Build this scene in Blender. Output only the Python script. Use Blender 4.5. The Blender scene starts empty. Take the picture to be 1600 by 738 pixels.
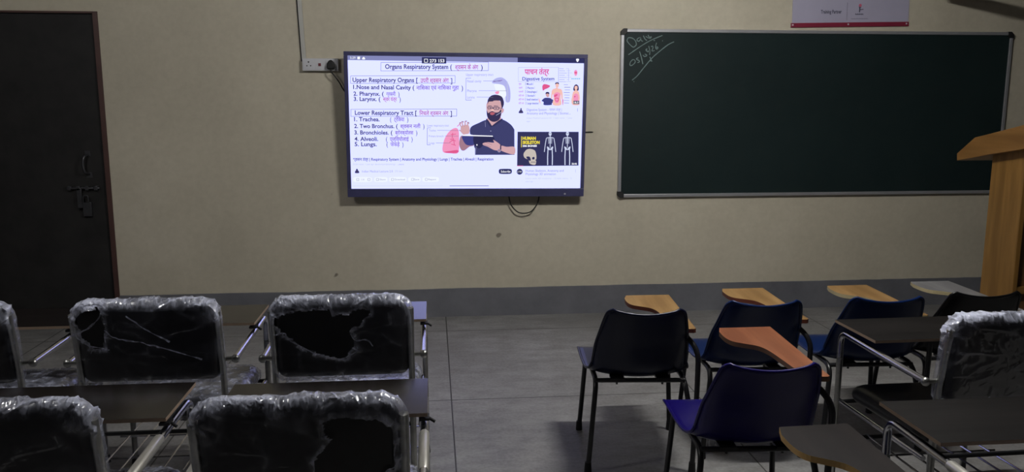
import bpy, math, random
from mathutils import Vector, Matrix, noise
random.seed(7)
sc = bpy.context.scene
COL = sc.collection

# ------------------------------------------------------------------ camera
F_PX = 1282.4
YAW, PITCH, ROLL, CAM_H = 0.09693, 0.16437, 0.00036, 1.6167
WALL_Y = 6.05
cd = bpy.data.cameras.new('camera')
cd.sensor_fit = 'HORIZONTAL'; cd.sensor_width = 36.0; cd.lens = 36.0 * F_PX / 1600.0
cd.clip_start = 0.02; cd.clip_end = 60
cam = bpy.data.objects.new('camera', cd); COL.objects.link(cam)
cam.location = (0, 0, CAM_H)
cam.rotation_euler = (Matrix.Rotation(-YAW, 3, 'Z') @ Matrix.Rotation(math.pi/2 - PITCH, 3, 'X') @ Matrix.Rotation(ROLL, 3, 'Z')).to_euler()
sc.camera = cam
# ------------------------------------------------------------------ world, exposure
w = bpy.data.worlds.new('world'); sc.world = w; w.use_nodes = True
w.node_tree.nodes['Background'].inputs[0].default_value = (0.5, 0.55, 0.7, 1)
w.node_tree.nodes['Background'].inputs[1].default_value = 0.02
sc.view_settings.view_transform = 'Standard'; sc.view_settings.look = 'None'
sc.view_settings.gamma = 1.0; sc.view_settings.use_curve_mapping = False
sc.view_settings.exposure = 0.0
LAMP = (1.35, 3.2, 2.95)      # centre of the short tube lamp
FILL_LAMP = (-2.3, 2.7, 2.95)    # unseen fill light, added to brighten the left of the room
FILL_LAMP_POWER = 330.0
LAMP_POWER = 930.0            # emission strength of the tube
SCREEN_POWER = 1.05

# ------------------------------------------------------------------ materials
MATS = {}
def new_mat(name):
    m = bpy.data.materials.new(name); m.use_nodes = True
    nt = m.node_tree; b = nt.nodes['Principled BSDF']
    MATS[name] = m
    return m, nt, b
def N(nt, typ, **kw):
    n = nt.nodes.new(typ)
    for k, v in kw.items(): setattr(n, k, v)
    return n
def tex_noise(nt, scale, detail=4, rough=0.55, vec=None, stretch=None):
    n = N(nt, 'ShaderNodeTexNoise'); n.inputs['Scale'].default_value = scale
    n.inputs['Detail'].default_value = detail; n.inputs['Roughness'].default_value = rough
    tc = N(nt, 'ShaderNodeTexCoord'); src = tc.outputs['Object']
    if stretch:
        mp = N(nt, 'ShaderNodeMapping'); mp.inputs['Scale'].default_value = stretch
        nt.links.new(src, mp.inputs[0]); src = mp.outputs[0]
    nt.links.new(src, n.inputs['Vector'])
    return n.outputs[0]
def ramp(nt, src, stops):
    r = N(nt, 'ShaderNodeValToRGB'); e = r.color_ramp.elements
    while len(e) < len(stops): e.new(0.5)
    for i, (p, c) in enumerate(stops):
        e[i].position = p; e[i].color = (*c, 1)
    nt.links.new(src, r.inputs[0]); return r.outputs[0]
def mixc(nt, fac, a, b, mode='MIX'):
    m = N(nt, 'ShaderNodeMix', data_type='RGBA', blend_type=mode)
    def put(s, v):
        if hasattr(v, 'links'): nt.links.new(v, s)
        else: s.default_value = v if isinstance(v, float) else (*v, 1)
    put(m.inputs[0], fac); put(m.inputs[6], a); put(m.inputs[7], b)
    return m.outputs[2]
def math_n(nt, op, a, b=0.0, c=None):
    m = N(nt, 'ShaderNodeMath', operation=op)
    for i, v in enumerate((a, b, c)):
        if v is None: continue
        if hasattr(v, 'links'): nt.links.new(v, m.inputs[i])
        else: m.inputs[i].default_value = v
    return m.outputs[0]
def bump(nt, b, src, strength=0.3, dist=0.01):
    n = N(nt, 'ShaderNodeBump'); n.inputs['Strength'].default_value = strength
    n.inputs['Distance'].default_value = dist
    nt.links.new(src, n.inputs['Height']); nt.links.new(n.outputs[0], b.inputs['Normal'])
def plain(name, col, rough=0.5, metal=0.0, var=0.12, scale=8, stretch=None, spec=0.5, bmp=0):
    m, nt, b = new_mat(name)
    s = tex_noise(nt, scale, stretch=stretch)
    lo = tuple(c*(1-var) for c in col); hi = tuple(min(1, c*(1+var)) for c in col)
    nt.links.new(ramp(nt, s, [(0.3, lo), (0.7, hi)]), b.inputs['Base Color'])
    b.inputs['Roughness'].default_value = rough; b.inputs['Metallic'].default_value = metal
    b.inputs['Specular IOR Level'].default_value = spec
    if bmp: bump(nt, b, s, bmp, 0.004)
    return m
def wood(name, c1, c2, rough=0.4, stretch=(14, 1.2, 14), scale=3.0, spec=0.5):
    m, nt, b = new_mat(name)
    s = tex_noise(nt, scale, 6, 0.6, stretch=stretch)
    s2 = tex_noise(nt, 1.3, 2, 0.5, stretch=stretch)
    c = ramp(nt, s, [(0.32, c1), (0.68, c2)])
    c = mixc(nt, ramp(nt, s2, [(0.4, (0, 0, 0)), (0.65, (1, 1, 1))]), c, tuple(0.8*x for x in c1))
    nt.links.new(c, b.inputs['Base Color'])
    b.inputs['Roughness'].default_value = rough
    b.inputs['Specular IOR Level'].default_value = spec
    return m
def emit(name, col, strength):
    m = bpy.data.materials.new(name); m.use_nodes = True
    nt = m.node_tree; nt.nodes.clear()
    e = nt.nodes.new('ShaderNodeEmission'); o = nt.nodes.new('ShaderNodeOutputMaterial')
    e.inputs[0].default_value = (*col, 1); e.inputs[1].default_value = strength
    nt.links.new(e.outputs[0], o.inputs[0]); MATS[name] = m
    return m

# wall paint: cream distemper, patchy, with a few small spots
m, nt, b = new_mat('wall_paint')
s = tex_noise(nt, 1.6, 6, 0.62); s2 = tex_noise(nt, 22, 4, 0.6)
c = ramp(nt, s, [(0.3, (0.52, 0.475, 0.375)), (0.55, (0.58, 0.53, 0.42)), (0.75, (0.63, 0.58, 0.47))])
c = mixc(nt, 0.12, c, ramp(nt, s2, [(0.35, (0.33, 0.30, 0.23)), (0.65, (0.65, 0.6, 0.5))]))
s3 = tex_noise(nt, 5, 2, 0.4)
spots = ramp(nt, s3, [(0.0, (1, 1, 1)), (0.235, (1, 1, 1)), (0.25, (0, 0, 0))])
c = mixc(nt, spots, c, (0.22, 0.19, 0.15))
nt.links.new(c, b.inputs['Base Color']); b.inputs['Roughness'].default_value = 0.75
b.inputs['Specular IOR Level'].default_value = 0.25
bump(nt, b, tex_noise(nt, 40, 5, 0.6), 0.12, 0.004)
# skirting
m, nt, b = new_mat('skirting_paint')
s = tex_noise(nt, 3.5, 6, 0.65)
c = ramp(nt, s, [(0.3, (0.125, 0.127, 0.145)), (0.7, (0.19, 0.192, 0.215))])
nt.links.new(c, b.inputs['Base Color']); b.inputs['Roughness'].default_value = 0.6
bump(nt, b, tex_noise(nt, 30, 4), 0.15, 0.004)
# floor: cement panels with cut joints
m, nt, b = new_mat('cement_floor')
s = tex_noise(nt, 1.1, 7, 0.65); s2 = tex_noise(nt, 5.5, 6, 0.7, stretch=(1, 2.2, 1)); s4 = tex_noise(nt, 60, 3, 0.6)
c = ramp(nt, s, [(0.3, (0.175, 0.170, 0.168)), (0.5, (0.255, 0.25, 0.248)), (0.72, (0.34, 0.335, 0.335))])
c = mixc(nt, ramp(nt, s2, [(0.36, (0.75,)*3), (0.60, (0, 0, 0))]), c, (0.12, 0.113, 0.11))
c = mixc(nt, 0.14, c, ramp(nt, s4, [(0.35, (0.08, 0.08, 0.08)), (0.65, (0.45, 0.44, 0.43))]))
tc = N(nt, 'ShaderNodeTexCoord'); sep = N(nt, 'ShaderNodeSeparateXYZ'); nt.links.new(tc.outputs['Object'], sep.inputs[0])
def joint(axis, off, pitch, half=0.0035):
    v = math_n(nt, 'SUBTRACT', sep.outputs[axis], off)
    v = math_n(nt, 'PINGPONG', v, pitch/2.0)
    return math_n(nt, 'LESS_THAN', v, half)
j = math_n(nt, 'MAXIMUM', joint(0, 0.085, 1.36), joint(1, 4.283, 1.36))
c = mixc(nt, j, c, (0.03, 0.028, 0.026))
nt.links.new(c, b.inputs['Base Color'])
rr = ramp(nt, s2, [(0.3, (0.42,)*3), (0.7, (0.62,)*3)]); nt.links.new(rr, b.inputs['Roughness'])
bump(nt, b, s4, 0.10, 0.003)

plain('ceiling_paint', (0.16, 0.155, 0.15), 0.8)
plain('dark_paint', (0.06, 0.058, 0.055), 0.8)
plain('door_black', (0.021, 0.020, 0.020), 0.6, var=0.25, spec=0.25)
plain('door_jamb', (0.075, 0.035, 0.03), 0.5)
plain('dull_steel', (0.10, 0.10, 0.11), 0.4, 0.8)
plain('chrome', (0.62, 0.62, 0.66), 0.20, 1.0, var=0.08, scale=30)
plain('chrome_dull', (0.45, 0.45, 0.43), 0.33, 1.0, var=0.2, scale=25)
plain('arm_sleeve', (0.62, 0.60, 0.55), 0.35, 0.6, var=0.08)
plain('black_paint', (0.012, 0.012, 0.014), 0.35, var=0.2)
plain('black_rubber', (0.008, 0.008, 0.009), 0.6)
plain('black_vinyl', (0.010, 0.010, 0.013), 0.38, var=0.2, scale=40, bmp=0.1)
plain('bezel_plastic_bloom', (0.06, 0.06, 0.15), 0.38)  # blue tint stands in for the bloom of the lit screen
plain('white_plastic', (0.62, 0.62, 0.66), 0.4, var=0.04)
plain('off_white_pvc', (0.50, 0.49, 0.46), 0.5, var=0.05)
plain('maroon_plastic', (0.14, 0.02, 0.03), 0.4)
plain('aluminium', (0.47, 0.47, 0.50), 0.38, 0.55, var=0.06)
plain('dark_alu', (0.12, 0.11, 0.11), 0.45, 0.4)
m, nt, b = new_mat('board_green')
s = tex_noise(nt, 1.2, 5, 0.6); s2 = tex_noise(nt, 9, 5, 0.7)
c = ramp(nt, s, [(0.3, (0.010, 0.019, 0.020)), (0.7, (0.014, 0.026, 0.027))])
c = mixc(nt, ramp(nt, s2, [(0.45, (0, 0, 0)), (0.8, (0.5,)*3)]), c, (0.018, 0.028, 0.027))
nt.links.new(c, b.inputs['Base Color']); b.inputs['Roughness'].default_value = 0.5
b.inputs['Specular IOR Level'].default_value = 0.2
plain('chalk', (0.17, 0.24, 0.24), 0.9)
plain('poster_white', (0.44, 0.42, 0.55), 0.5, var=0.03)
plain('poster_red', (0.24, 0.02, 0.05), 0.45, var=0.05)
plain('poster_ink', (0.05, 0.05, 0.09), 0.6)
plain('poster_pink', (0.55, 0.12, 0.20), 0.6)
plain('poster_grey', (0.2, 0.19, 0.27), 0.6)
wood('lectern_wood', (0.26, 0.13, 0.030), (0.38, 0.20, 0.052), 0.42, stretch=(10, 10, 0.9))
wood('lectern_wood_side', (0.27, 0.13, 0.034), (0.36, 0.185, 0.055), 0.42, stretch=(10, 1.0, 10))
wood('lectern_wood_shade', (0.16, 0.075, 0.025), (0.22, 0.105, 0.035), 0.5, stretch=(10, 10, 0.9))  # darker copy of the lectern wood, shade of the inset front painted in
wood('laminate_dark', (0.009, 0.007, 0.0068), (0.017, 0.0125, 0.012), 0.17, stretch=(1.0, 14, 14), spec=0.4)
wood('laminate_matt', (0.009, 0.008, 0.0078), (0.016, 0.014, 0.0135), 0.5, stretch=(1.0, 14, 14), spec=0.15)
wood('laminate_umber', (0.010, 0.007, 0.0072), (0.017, 0.0125, 0.0125), 0.5, stretch=(14, 1.0, 14), spec=0.2)
plain('edge_tan', (0.36, 0.26, 0.185), 0.5)
plain('edge_yellow', (0.72, 0.45, 0.16), 0.5)
plain('edge_red', (0.17, 0.045, 0.025), 0.45)
plain('edge_brown', (0.24, 0.13, 0.07), 0.5)
wood('tablet_oak', (0.30, 0.165, 0.058), (0.40, 0.245, 0.10), 0.42, stretch=(14, 1.4, 14))
wood('tablet_red', (0.24, 0.075, 0.032), (0.34, 0.13, 0.06), 0.40, stretch=(12, 1.2, 12))
wood('tablet_pale', (0.24, 0.235, 0.24), (0.33, 0.32, 0.32), 0.40, stretch=(10, 1.2, 10))
plain('edge_pale', (0.42, 0.35, 0.2), 0.5)
def shell(name, col): return plain(name, col, 0.30, var=0.05, spec=0.35)
shell('shell_navy', (0.004, 0.007, 0.030)); shell('shell_blue', (0.003, 0.015, 0.078))
shell('shell_royal', (0.008, 0.004, 0.105)); shell('shell_black', (0.005, 0.005, 0.006))
# clear film with cloudy bunched parts (vertex attribute 'cloud')
m = bpy.data.materials.new('plastic_film'); m.use_nodes = True; MATS['plastic_film'] = m
nt = m.node_tree; nt.nodes.clear()
out = N(nt, 'ShaderNodeOutputMaterial'); tr = N(nt, 'ShaderNodeBsdfTransparent'); tr.inputs[0].default_value = (0.95, 0.95, 0.97, 1)
pb = N(nt, 'ShaderNodeBsdfPrincipled'); pb.inputs['Base Color'].default_value = (0.74, 0.77, 0.95, 1)
pb.inputs['Roughness'].default_value = 0.16; pb.inputs['Specular IOR Level'].default_value = 1.0
gl = N(nt, 'ShaderNodeBsdfGlossy'); gl.inputs['Roughness'].default_value = 0.2
at = N(nt, 'ShaderNodeAttribute'); at.attribute_name = 'cloud'
tcf = N(nt, 'ShaderNodeTexCoord')
def ridged(scale, stretch, detail, width):
    s_ = tex_noise(nt, scale, detail, 0.5, stretch=stretch)
    d_ = math_n(nt, 'ABSOLUTE', math_n(nt, 'SUBTRACT', s_, 0.5))
    d_ = math_n(nt, 'SUBTRACT', 1.0, math_n(nt, 'DIVIDE', d_, width)); d_.node.use_clamp = True
    return d_
r1 = ridged(3.2, (1.2, 1, 2.6), 1.2, 0.035); r2 = ridged(10, (2.2, 1, 1), 2, 0.07); r3 = ridged(24, (2.0, 1, 1), 2, 0.14)
crease = math_n(nt, 'ADD', math_n(nt, 'MULTIPLY', r1, 0.7), math_n(nt, 'ADD', math_n(nt, 'MULTIPLY', r2, 0.6), math_n(nt, 'MULTIPLY', r3, 0.3)))
a = math_n(nt, 'MULTIPLY', at.outputs['Fac'], math_n(nt, 'ADD', math_n(nt, 'MULTIPLY', crease, 0.85), 0.38))
a = math_n(nt, 'ADD', a, math_n(nt, 'MULTIPLY', r1, 0.035))
a = math_n(nt, 'ADD', a, 0.012); a = math_n(nt, 'MINIMUM', a, 0.93)
bp = N(nt, 'ShaderNodeBump'); bp.inputs['Strength'].default_value = 1.0; bp.inputs['Distance'].default_value = 0.012
nt.links.new(math_n(nt, 'ADD', math_n(nt, 'MULTIPLY', crease, math_n(nt, 'MULTIPLY', at.outputs['Fac'], 0.5)), math_n(nt, 'MULTIPLY', r1, 0.09)), bp.inputs['Height']); nt.links.new(bp.outputs[0], pb.inputs['Normal']); nt.links.new(bp.outputs[0], gl.inputs['Normal'])
fz = N(nt, 'ShaderNodeFresnel'); fz.inputs['IOR'].default_value = 1.45; nt.links.new(bp.outputs[0], fz.inputs['Normal'])
clear = N(nt, 'ShaderNodeMixShader'); nt.links.new(math_n(nt, 'MULTIPLY', fz.outputs[0], 0.16), clear.inputs[0])
nt.links.new(tr.outputs[0], clear.inputs[1]); nt.links.new(gl.outputs[0], clear.inputs[2])
mx = N(nt, 'ShaderNodeMixShader'); nt.links.new(a, mx.inputs[0])
nt.links.new(clear.outputs[0], mx.inputs[1]); nt.links.new(pb.outputs[0], mx.inputs[2]); nt.links.new(mx.outputs[0], out.inputs[0])

# ------------------------------------------------------------------ mesh helpers
class MB:
    def __init__(s): s.v = []; s.f = []; s.m = []
    def add(s, vs, fs, m=0):
        o = len(s.v); s.v += [tuple(p) for p in vs]; s.f += [tuple(o+i for i in f) for f in fs]; s.m += [m]*len(fs)
        return s
    def box(s, lo, hi, m=0, M=None):
        (x0, y0, z0), (x1, y1, z1) = lo, hi
        vs = [(x0,y0,z0),(x1,y0,z0),(x1,y1,z0),(x0,y1,z0),(x0,y0,z1),(x1,y0,z1),(x1,y1,z1),(x0,y1,z1)]
        if M is not None: vs = [M @ Vector(p) for p in vs]
        return s.add(vs, [(3,2,1,0),(4,5,6,7),(0,1,5,4),(1,2,6,5),(2,3,7,6),(3,0,4,7)], m)
    def prism(s, poly, vec, m=0, mside=None, M=None):
        """poly: 3-D points in one plane, extruded by vec"""
        n = len(poly); a = [Vector(p) for p in poly]; bb = [p + Vector(vec) for p in a]
        vs = a + bb
        if M is not None: vs = [M @ p for p in vs]
        s.add(vs, [tuple(range(n-1, -1, -1)), tuple(range(n, 2*n))], m)
        o = len(s.v) - 2*n
        for i in range(n):
            k = (i+1) % n; s.f.append((o+i, o+k, o+n+k, o+n+i)); s.m.append(m if mside is None else mside)
        return s
    def tube(s, pts, r, n=10, m=0):
        pts = [Vector(p) for p in pts]; rs = r if isinstance(r, (list, tuple)) else [r]*len(pts)
        t0 = (pts[1]-pts[0]).normalized(); up = Vector((0,0,1)) if abs(t0.z) < 0.9 else Vector((1,0,0))
        u = t0.cross(up).normalized(); vs = []; pt = t0
        for i, p in enumerate(pts):
            t = (pts[min(i+1, len(pts)-1)] - pts[max(i-1, 0)]).normalized()
            q = pt.rotation_difference(t); u = (q @ u).normalized(); u = (u - t*u.dot(t)).normalized(); pt = t
            w_ = t.cross(u)
            for k in range(n):
                a_ = 2*math.pi*k/n; vs.append(p + rs[i]*(math.cos(a_)*u + math.sin(a_)*w_))
        fs = []
        for i in range(len(pts)-1):
            for k in range(n):
                k2 = (k+1) % n; fs.append((i*n+k, i*n+k2, (i+1)*n+k2, (i+1)*n+k))
        fs.append(tuple(range(n-1, -1, -1))); fs.append(tuple((len(pts)-1)*n+k for k in range(n)))
        return s.add(vs, fs, m)
    def ball(s, c, r, n=10, m=0, sc_=(1,1,1)):
        vs = []; fs = []; R = n//2
        for i in range(R+1):
            th = math.pi*i/R
            for k in range(n):
                ph = 2*math.pi*k/n
                vs.append((c[0]+sc_[0]*r*math.sin(th)*math.cos(ph), c[1]+sc_[1]*r*math.sin(th)*math.sin(ph), c[2]+sc_[2]*r*math.cos(th)))
        for i in range(R):
            for k in range(n):
                k2 = (k+1) % n; fs.append((i*n+k, (i+1)*n+k, (i+1)*n+k2, i*n+k2))
        return s.add(vs, fs, m)
    def build(s, name, mats, parent=None, bevel=0, smooth=True, angle=0.7):
        me = bpy.data.meshes.new(name); me.from_pydata(s.v, [], s.f)
        if isinstance(mats, str): mats = [mats]
        for x in mats: me.materials.append(MATS[x])
        me.polygons.foreach_set('material_index', s.m)
        me.validate()
        if smooth:
            me.polygons.foreach_set('use_smooth', [True]*len(me.polygons)); me.set_sharp_from_angle(angle=angle)
        me.update()
        o = bpy.data.objects.new(name, me); COL.objects.link(o)
        if parent: o.parent = parent
        if bevel:
            bm_ = o.modifiers.new('edge', 'BEVEL'); bm_.width = bevel; bm_.segments = 2; bm_.limit_method = 'ANGLE'
        return o
def fillet(pts, r, n=6):
    pts = [Vector(p) for p in pts]; out_ = [pts[0]]
    for i in range(1, len(pts)-1):
        a_, p, b_ = pts[i-1], pts[i], pts[i+1]
        d1 = (a_-p); d2 = (b_-p); rr_ = min(r, d1.length*0.48, d2.length*0.48)
        s_ = p + d1.normalized()*rr_; e_ = p + d2.normalized()*rr_
        for k in range(n+1):
            t = k/n; out_.append((1-t)**2*s_ + 2*t*(1-t)*p + t*t*e_)
    out_.append(pts[-1]); return out_
def empty(name, loc, rz=0.0):
    o = bpy.data.objects.new(name, None); COL.objects.link(o); o.location = loc; o.rotation_euler = (0, 0, rz)
    o.empty_display_size = 0.1
    return o
def tag(o, label=None, cat=None, group=None, kind=None):
    if label: o['label'] = label
    if cat: o['category'] = cat
    if group: o['group'] = group
    if kind: o['kind'] = kind
    return o
def kids(o): return [c for c in bpy.data.objects if c.parent == o]
def copy_tree(o, parent=None):
    c = o.copy(); COL.objects.link(c); c.parent = parent
    for k in ('label', 'group', 'category'):
        if parent is None and k in c: del c[k]
    for ch in kids(o): copy_tree(ch, c)
    return c
def catmull(pts, n=5, closed=False):
    P = [Vector(p) for p in pts]; res = []
    L = len(P)
    rng = range(L if closed else L-1)
    for i in rng:
        p0 = P[(i-1) % L] if (closed or i > 0) else P[0]; p1 = P[i]; p2 = P[(i+1) % L]
        p3 = P[(i+2) % L] if (closed or i+2 < L) else P[-1]
        for k in range(n):
            t = k/n
            res.append(0.5*((2*p1) + (-p0+p2)*t + (2*p0-5*p1+4*p2-p3)*t*t + (-p0+3*p1-3*p2+p3)*t**3))
    if not closed: res.append(P[-1])
    return res

# ------------------------------------------------------------------ the room
XL, XR, YB, ZC = -4.6, 5.8, -5.5, 3.1
def struct(name, mb, mats, **k):
    o = mb.build(name, mats, smooth=False, **k); o['kind'] = 'structure'; return o
struct('floor', MB().box((XL-.15, YB-.15, -0.1), (XR+.15, WALL_Y+.15, 0)), 'cement_floor')
struct('ceiling', MB().box((XL-.15, YB-.15, ZC), (XR+.15, WALL_Y+.15, ZC+.1)), 'ceiling_paint')
DX0, DX1, DZ = -3.52, -2.268, 2.215      # outer door frame
wf = MB()
wf.box((XL-.15, WALL_Y, 0), (DX0, WALL_Y+.15, ZC)); wf.box((DX0, WALL_Y, DZ), (DX1, WALL_Y+.15, ZC)); wf.box((DX1, WALL_Y, 0), (XR+.15, WALL_Y+.15, ZC))
struct('wall_front', wf, 'wall_paint')
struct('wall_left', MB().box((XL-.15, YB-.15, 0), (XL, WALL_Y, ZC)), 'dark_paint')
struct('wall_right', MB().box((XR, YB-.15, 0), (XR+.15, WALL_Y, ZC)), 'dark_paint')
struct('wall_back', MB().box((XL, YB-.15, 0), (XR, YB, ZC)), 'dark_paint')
# skirting with a slightly wavering painted top edge
sk = MB(); n = 220; vs = []; fs = []
for i in range(n+1):
    x = DX1 + (XR-DX1)*i/n
    z = 0.214 + 0.004*noise.noise((x*2.3, 0, 0)) + 0.002*noise.noise((x*11, 3, 0))
    vs += [(x, WALL_Y-.012, 0), (x, WALL_Y-.012, z), (x, WALL_Y, z+.001)]
for i in range(n):
    for k in range(2): fs.append((3*i+k, 3*i+3+k, 3*i+4+k, 3*i+1+k))
sk.add(vs, fs)
struct('baseboard_front', sk, 'skirting_paint')
# door
d = struct('door_1', MB().box((DX0+.03, WALL_Y+.012, 0.004), (DX1-.034, WALL_Y+.05, DZ-.02)), 'door_black')
fr = MB(); fr.box((DX1-.034, WALL_Y-.008, 0), (DX1, WALL_Y+.1, DZ)); fr.box((DX0, WALL_Y-.008, 0), (DX0+.03, WALL_Y+.1, DZ)); fr.box((DX0, WALL_Y-.008, DZ-.014), (DX1-.034, WALL_Y+.1, DZ))
fr.build('door_frame', 'door_jamb', d, bevel=0.002, smooth=False)
hx, hy = -2.425, WALL_Y+.012
h = MB(); h.tube(fillet([(hx+.012, hy, 1.235), (hx, hy-.05, 1.225), (hx-.01, hy-.052, 1.165), (hx, hy-.05, 1.11), (hx+.012, hy, 1.10)], .03), 0.009, 10)
h.box((hx-.008, hy-.004, 1.225), (hx+.03, hy, 1.262)); h.box((hx-.008, hy-.004, 1.073), (hx+.03, hy, 1.11))
h.build('door_handle', 'dull_steel', d)
h = MB(); h.tube([(-2.57, hy-.02, 1.0), (-2.345, hy-.02, 1.0)], .008, 10)
for x in (-2.55, -2.49, -2.43, -2.37): h.box((x-.012, hy-.03, .985), (x+.012, hy, 1.015))
h.build('slide_bolt', 'dull_steel', d, bevel=.002)
h = MB(); h.box((-2.50, hy-.03, .86), (-2.468, hy-.018, 1.0)); h.box((-2.468, hy-.026, .80), (-2.41, hy, .90)); h.tube(fillet([(-2.46, hy-.03, .90), (-2.46, hy-.03, .95), (-2.425, hy-.03, .95), (-2.425, hy-.03, .90)], .02), .005, 8)
h.build('hasp_and_padlock', 'dull_steel', d, bevel=.003)

# ------------------------------------------------------------------ television
TVC = Vector((0.2556, 5.93, 1.4483)); TW, TH = 1.663, 0.9354
tv = empty('television', TVC)
tv.rotation_euler = (Matrix.Rotation(0.0494, 3, 'X') @ Matrix.Rotation(0.0074, 3, 'Y')).to_euler()
tag(tv, 'large flat screen on the front wall showing a respiratory system lesson', 'television')
z = MB(); bt, bb, bl, br = .028, .060, .027, .026
X0, X1, Z0, Z1 = -TW/2, TW/2, -TH/2, TH/2
z.box((X0-bl, -.012, Z1), (X1+br, .03, Z1+bt)); z.box((X0-bl, -.012, Z0-bb), (X1+br, .03, Z0))
z.box((X0-bl, -.012, Z0), (X0, .03, Z1)); z.box((X1, -.012, Z0), (X1+br, .03, Z1))
z.build('bezel', 'bezel_plastic_bloom', tv, bevel=.003, smooth=False)
z = MB(); z.box((X0-.01, .004, Z0-.04), (X1+.01, .045, Z1+.015)); z.box((-.4, .045, -.3), (.4, .072, .3))
z.build('rear_housing', 'black_rubber', tv, bevel=.006, smooth=False)
z = MB().box((.71, -.016, Z0-.045), (.722, -.012, Z0-.035)); z.build('indicator_light', 'white_plastic', tv)
# screen picture, laid out in the frame of the four screen corners
CN = ((542, 85), (912, 91), (550.3, 295.6), (907, 295.4))
def scr(px, py):
    u, v = .5, .5
    for _ in range(12):
        top = CN[0][1]*(1-u)+CN[1][1]*u; bot = CN[2][1]*(1-u)+CN[3][1]*u; v = (py-top)/(bot-top)
        l = CN[0][0]*(1-v)+CN[2][0]*v; r = CN[1][0]*(1-v)+CN[3][0]*v; u = (px-l)/(r-l)
    return X0 + u*TW, Z1 - v*TH
SC = {}
def scol(name, rgb, k=1.0):
    c = [((x/255)/12.92 if x/255 <= .04045 else ((x/255+.055)/1.055)**2.4) for x in rgb]
    emit('screen_'+name, c, SCREEN_POWER*k); SC[name] = 'screen_'+name
for nm, rgb in dict(paper=(224,232,255), bar=(128,132,180), barDark=(48,50,92), ink=(66,62,104), soft=(150,152,190), faint=(186,192,222),
    red=(176,44,100), purple=(112,58,170), pink=(238,150,190), hot=(220,90,140), skin=(206,164,170), skinD=(160,122,138), hair=(56,50,84), shirt=(62,64,108),
    tab=(44,44,80), white=(246,248,255), card=(236,242,255), navy=(62,66,130), dark=(52,52,90), yellow=(238,220,70), bone=(206,214,240), skull=(196,186,178),
    lav=(176,178,232), peach=(240,190,180), teal=(120,190,215), line=(110,112,140), lip=(180,96,110), blotch=(200,170,200)).items(): scol(nm, rgb)  # dark tones lifted towards blue: screen haze mixed into the colours
SM = list(SC.keys())
MATS['screen_paper'].node_tree.nodes['Emission'].inputs[0].default_value = (0.745, 0.79, 1.55, 1)   # bluish backlight
class Pic:
    def __init__(s): s.b = MB(); s.k = 0; s.names = []
    def mi(s, c):
        if c not in s.names: s.names.append(c)
        return s.names.index(c)
    def poly(s, pts, c, raw=False):
        s.k += 1; y = -.0004 - s.k*.00001
        q = [scr(*p) for p in pts] if not raw else pts
        s.b.add([(x, y, zz) for x, zz in q], [tuple(range(len(q)-1, -1, -1))], s.mi(c))
    def rect(s, a, b_, c): s.poly([(a[0], a[1]), (b_[0], a[1]), (b_[0], b_[1]), (a[0], b_[1])], c)
    def blob(s, pts, c, n=5): s.poly([(p.x, p.y) for p in catmull([(x, y, 0) for x, y in pts], n, True)], c)
    def ell(s, cx, cy, rx, ry, c, n=20): s.poly([(cx+rx*math.cos(6.2832*i/n), cy+ry*math.sin(6.2832*i/n)) for i in range(n)], c)
    def line(s, pts, wd, c):
        for (x0, y0), (x1, y1) in zip(pts, pts[1:]):
            dx, dy = x1-x0, y1-y0; L = math.hypot(dx, dy) or 1; nx, ny = -dy/L*wd/2, dx/L*wd/2
            s.poly([(x0+nx, y0+ny), (x1+nx, y1+ny), (x1-nx, y1-ny), (x0-nx, y0-ny)], c)
    def frame(s, a, b_, c, wd=.6): s.line([(a[0], a[1]), (b_[0], a[1]), (b_[0], b_[1]), (a[0], b_[1]), (a[0], a[1])], wd, c)
    def text(s, t, x0, x1, yc, hh, c, bold=0.0, slope=None):
        """fit the line of writing between x0 and x1, letters hh tall about yc"""
        vs, fs, bx = text_mesh(t, bold + (.012 if c == 'ink' else 0))
        if not vs: return
        s.k += 1; y = -.0004 - s.k*.00001
        a_ = scr(x0, yc); e_ = scr(x1, yc + (slope or 0)*(x1-x0)); hm = scr(x0, yc-hh/2)[1] - scr(x0, yc+hh/2)[1]
        sx = (e_[0]-a_[0])/(bx[1]-bx[0]); o = []
        capm = .36
        for (x, zz) in vs:
            t_ = (x-bx[0])*sx; f_ = t_/(e_[0]-a_[0])
            o.append((a_[0]+t_, y, a_[1]+(e_[1]-a_[1])*f_ + (zz-capm)*hm/.72))
        s.b.add(o, [tuple(reversed(f)) if False else f for f in fs], s.mi(c))
_tc = {}
def text_mesh(t, bold=0.0):
    key = (t, bold)
    if key in _tc: return _tc[key]
    cu = bpy.data.curves.new('writing', 'FONT'); cu.body = t; cu.size = 1.0; cu.offset = bold; cu.resolution_u = 3
    o = bpy.data.objects.new('writing', cu); COL.objects.link(o)
    dg = bpy.context.evaluated_depsgraph_get(); me = bpy.data.meshes.new_from_object(o.evaluated_get(dg))
    vs = [(v.co.x, v.co.y) for v in me.vertices]; fs = [tuple(p.vertices) for p in me.polygons]
    bpy.data.objects.remove(o); bpy.data.meshes.remove(me); bpy.data.curves.remove(cu)
    xs = [v[0] for v in vs] or [0, 1]
    _tc[key] = (vs, fs, (min(xs), max(xs))); return _tc[key]

base = MB().add([(X0, 0, Z0), (X1, 0, Z0), (X1, 0, Z1), (X0, 0, Z1)], [(0, 1, 2, 3)])
screen = base.build('screen', SC['paper'], tv, smooth=False)
def finish(p, name, label=None):
    o = p.b.build(name, [SC[c] for c in p.names], screen, smooth=False)
    if label: o['label'] = label
    return o
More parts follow.
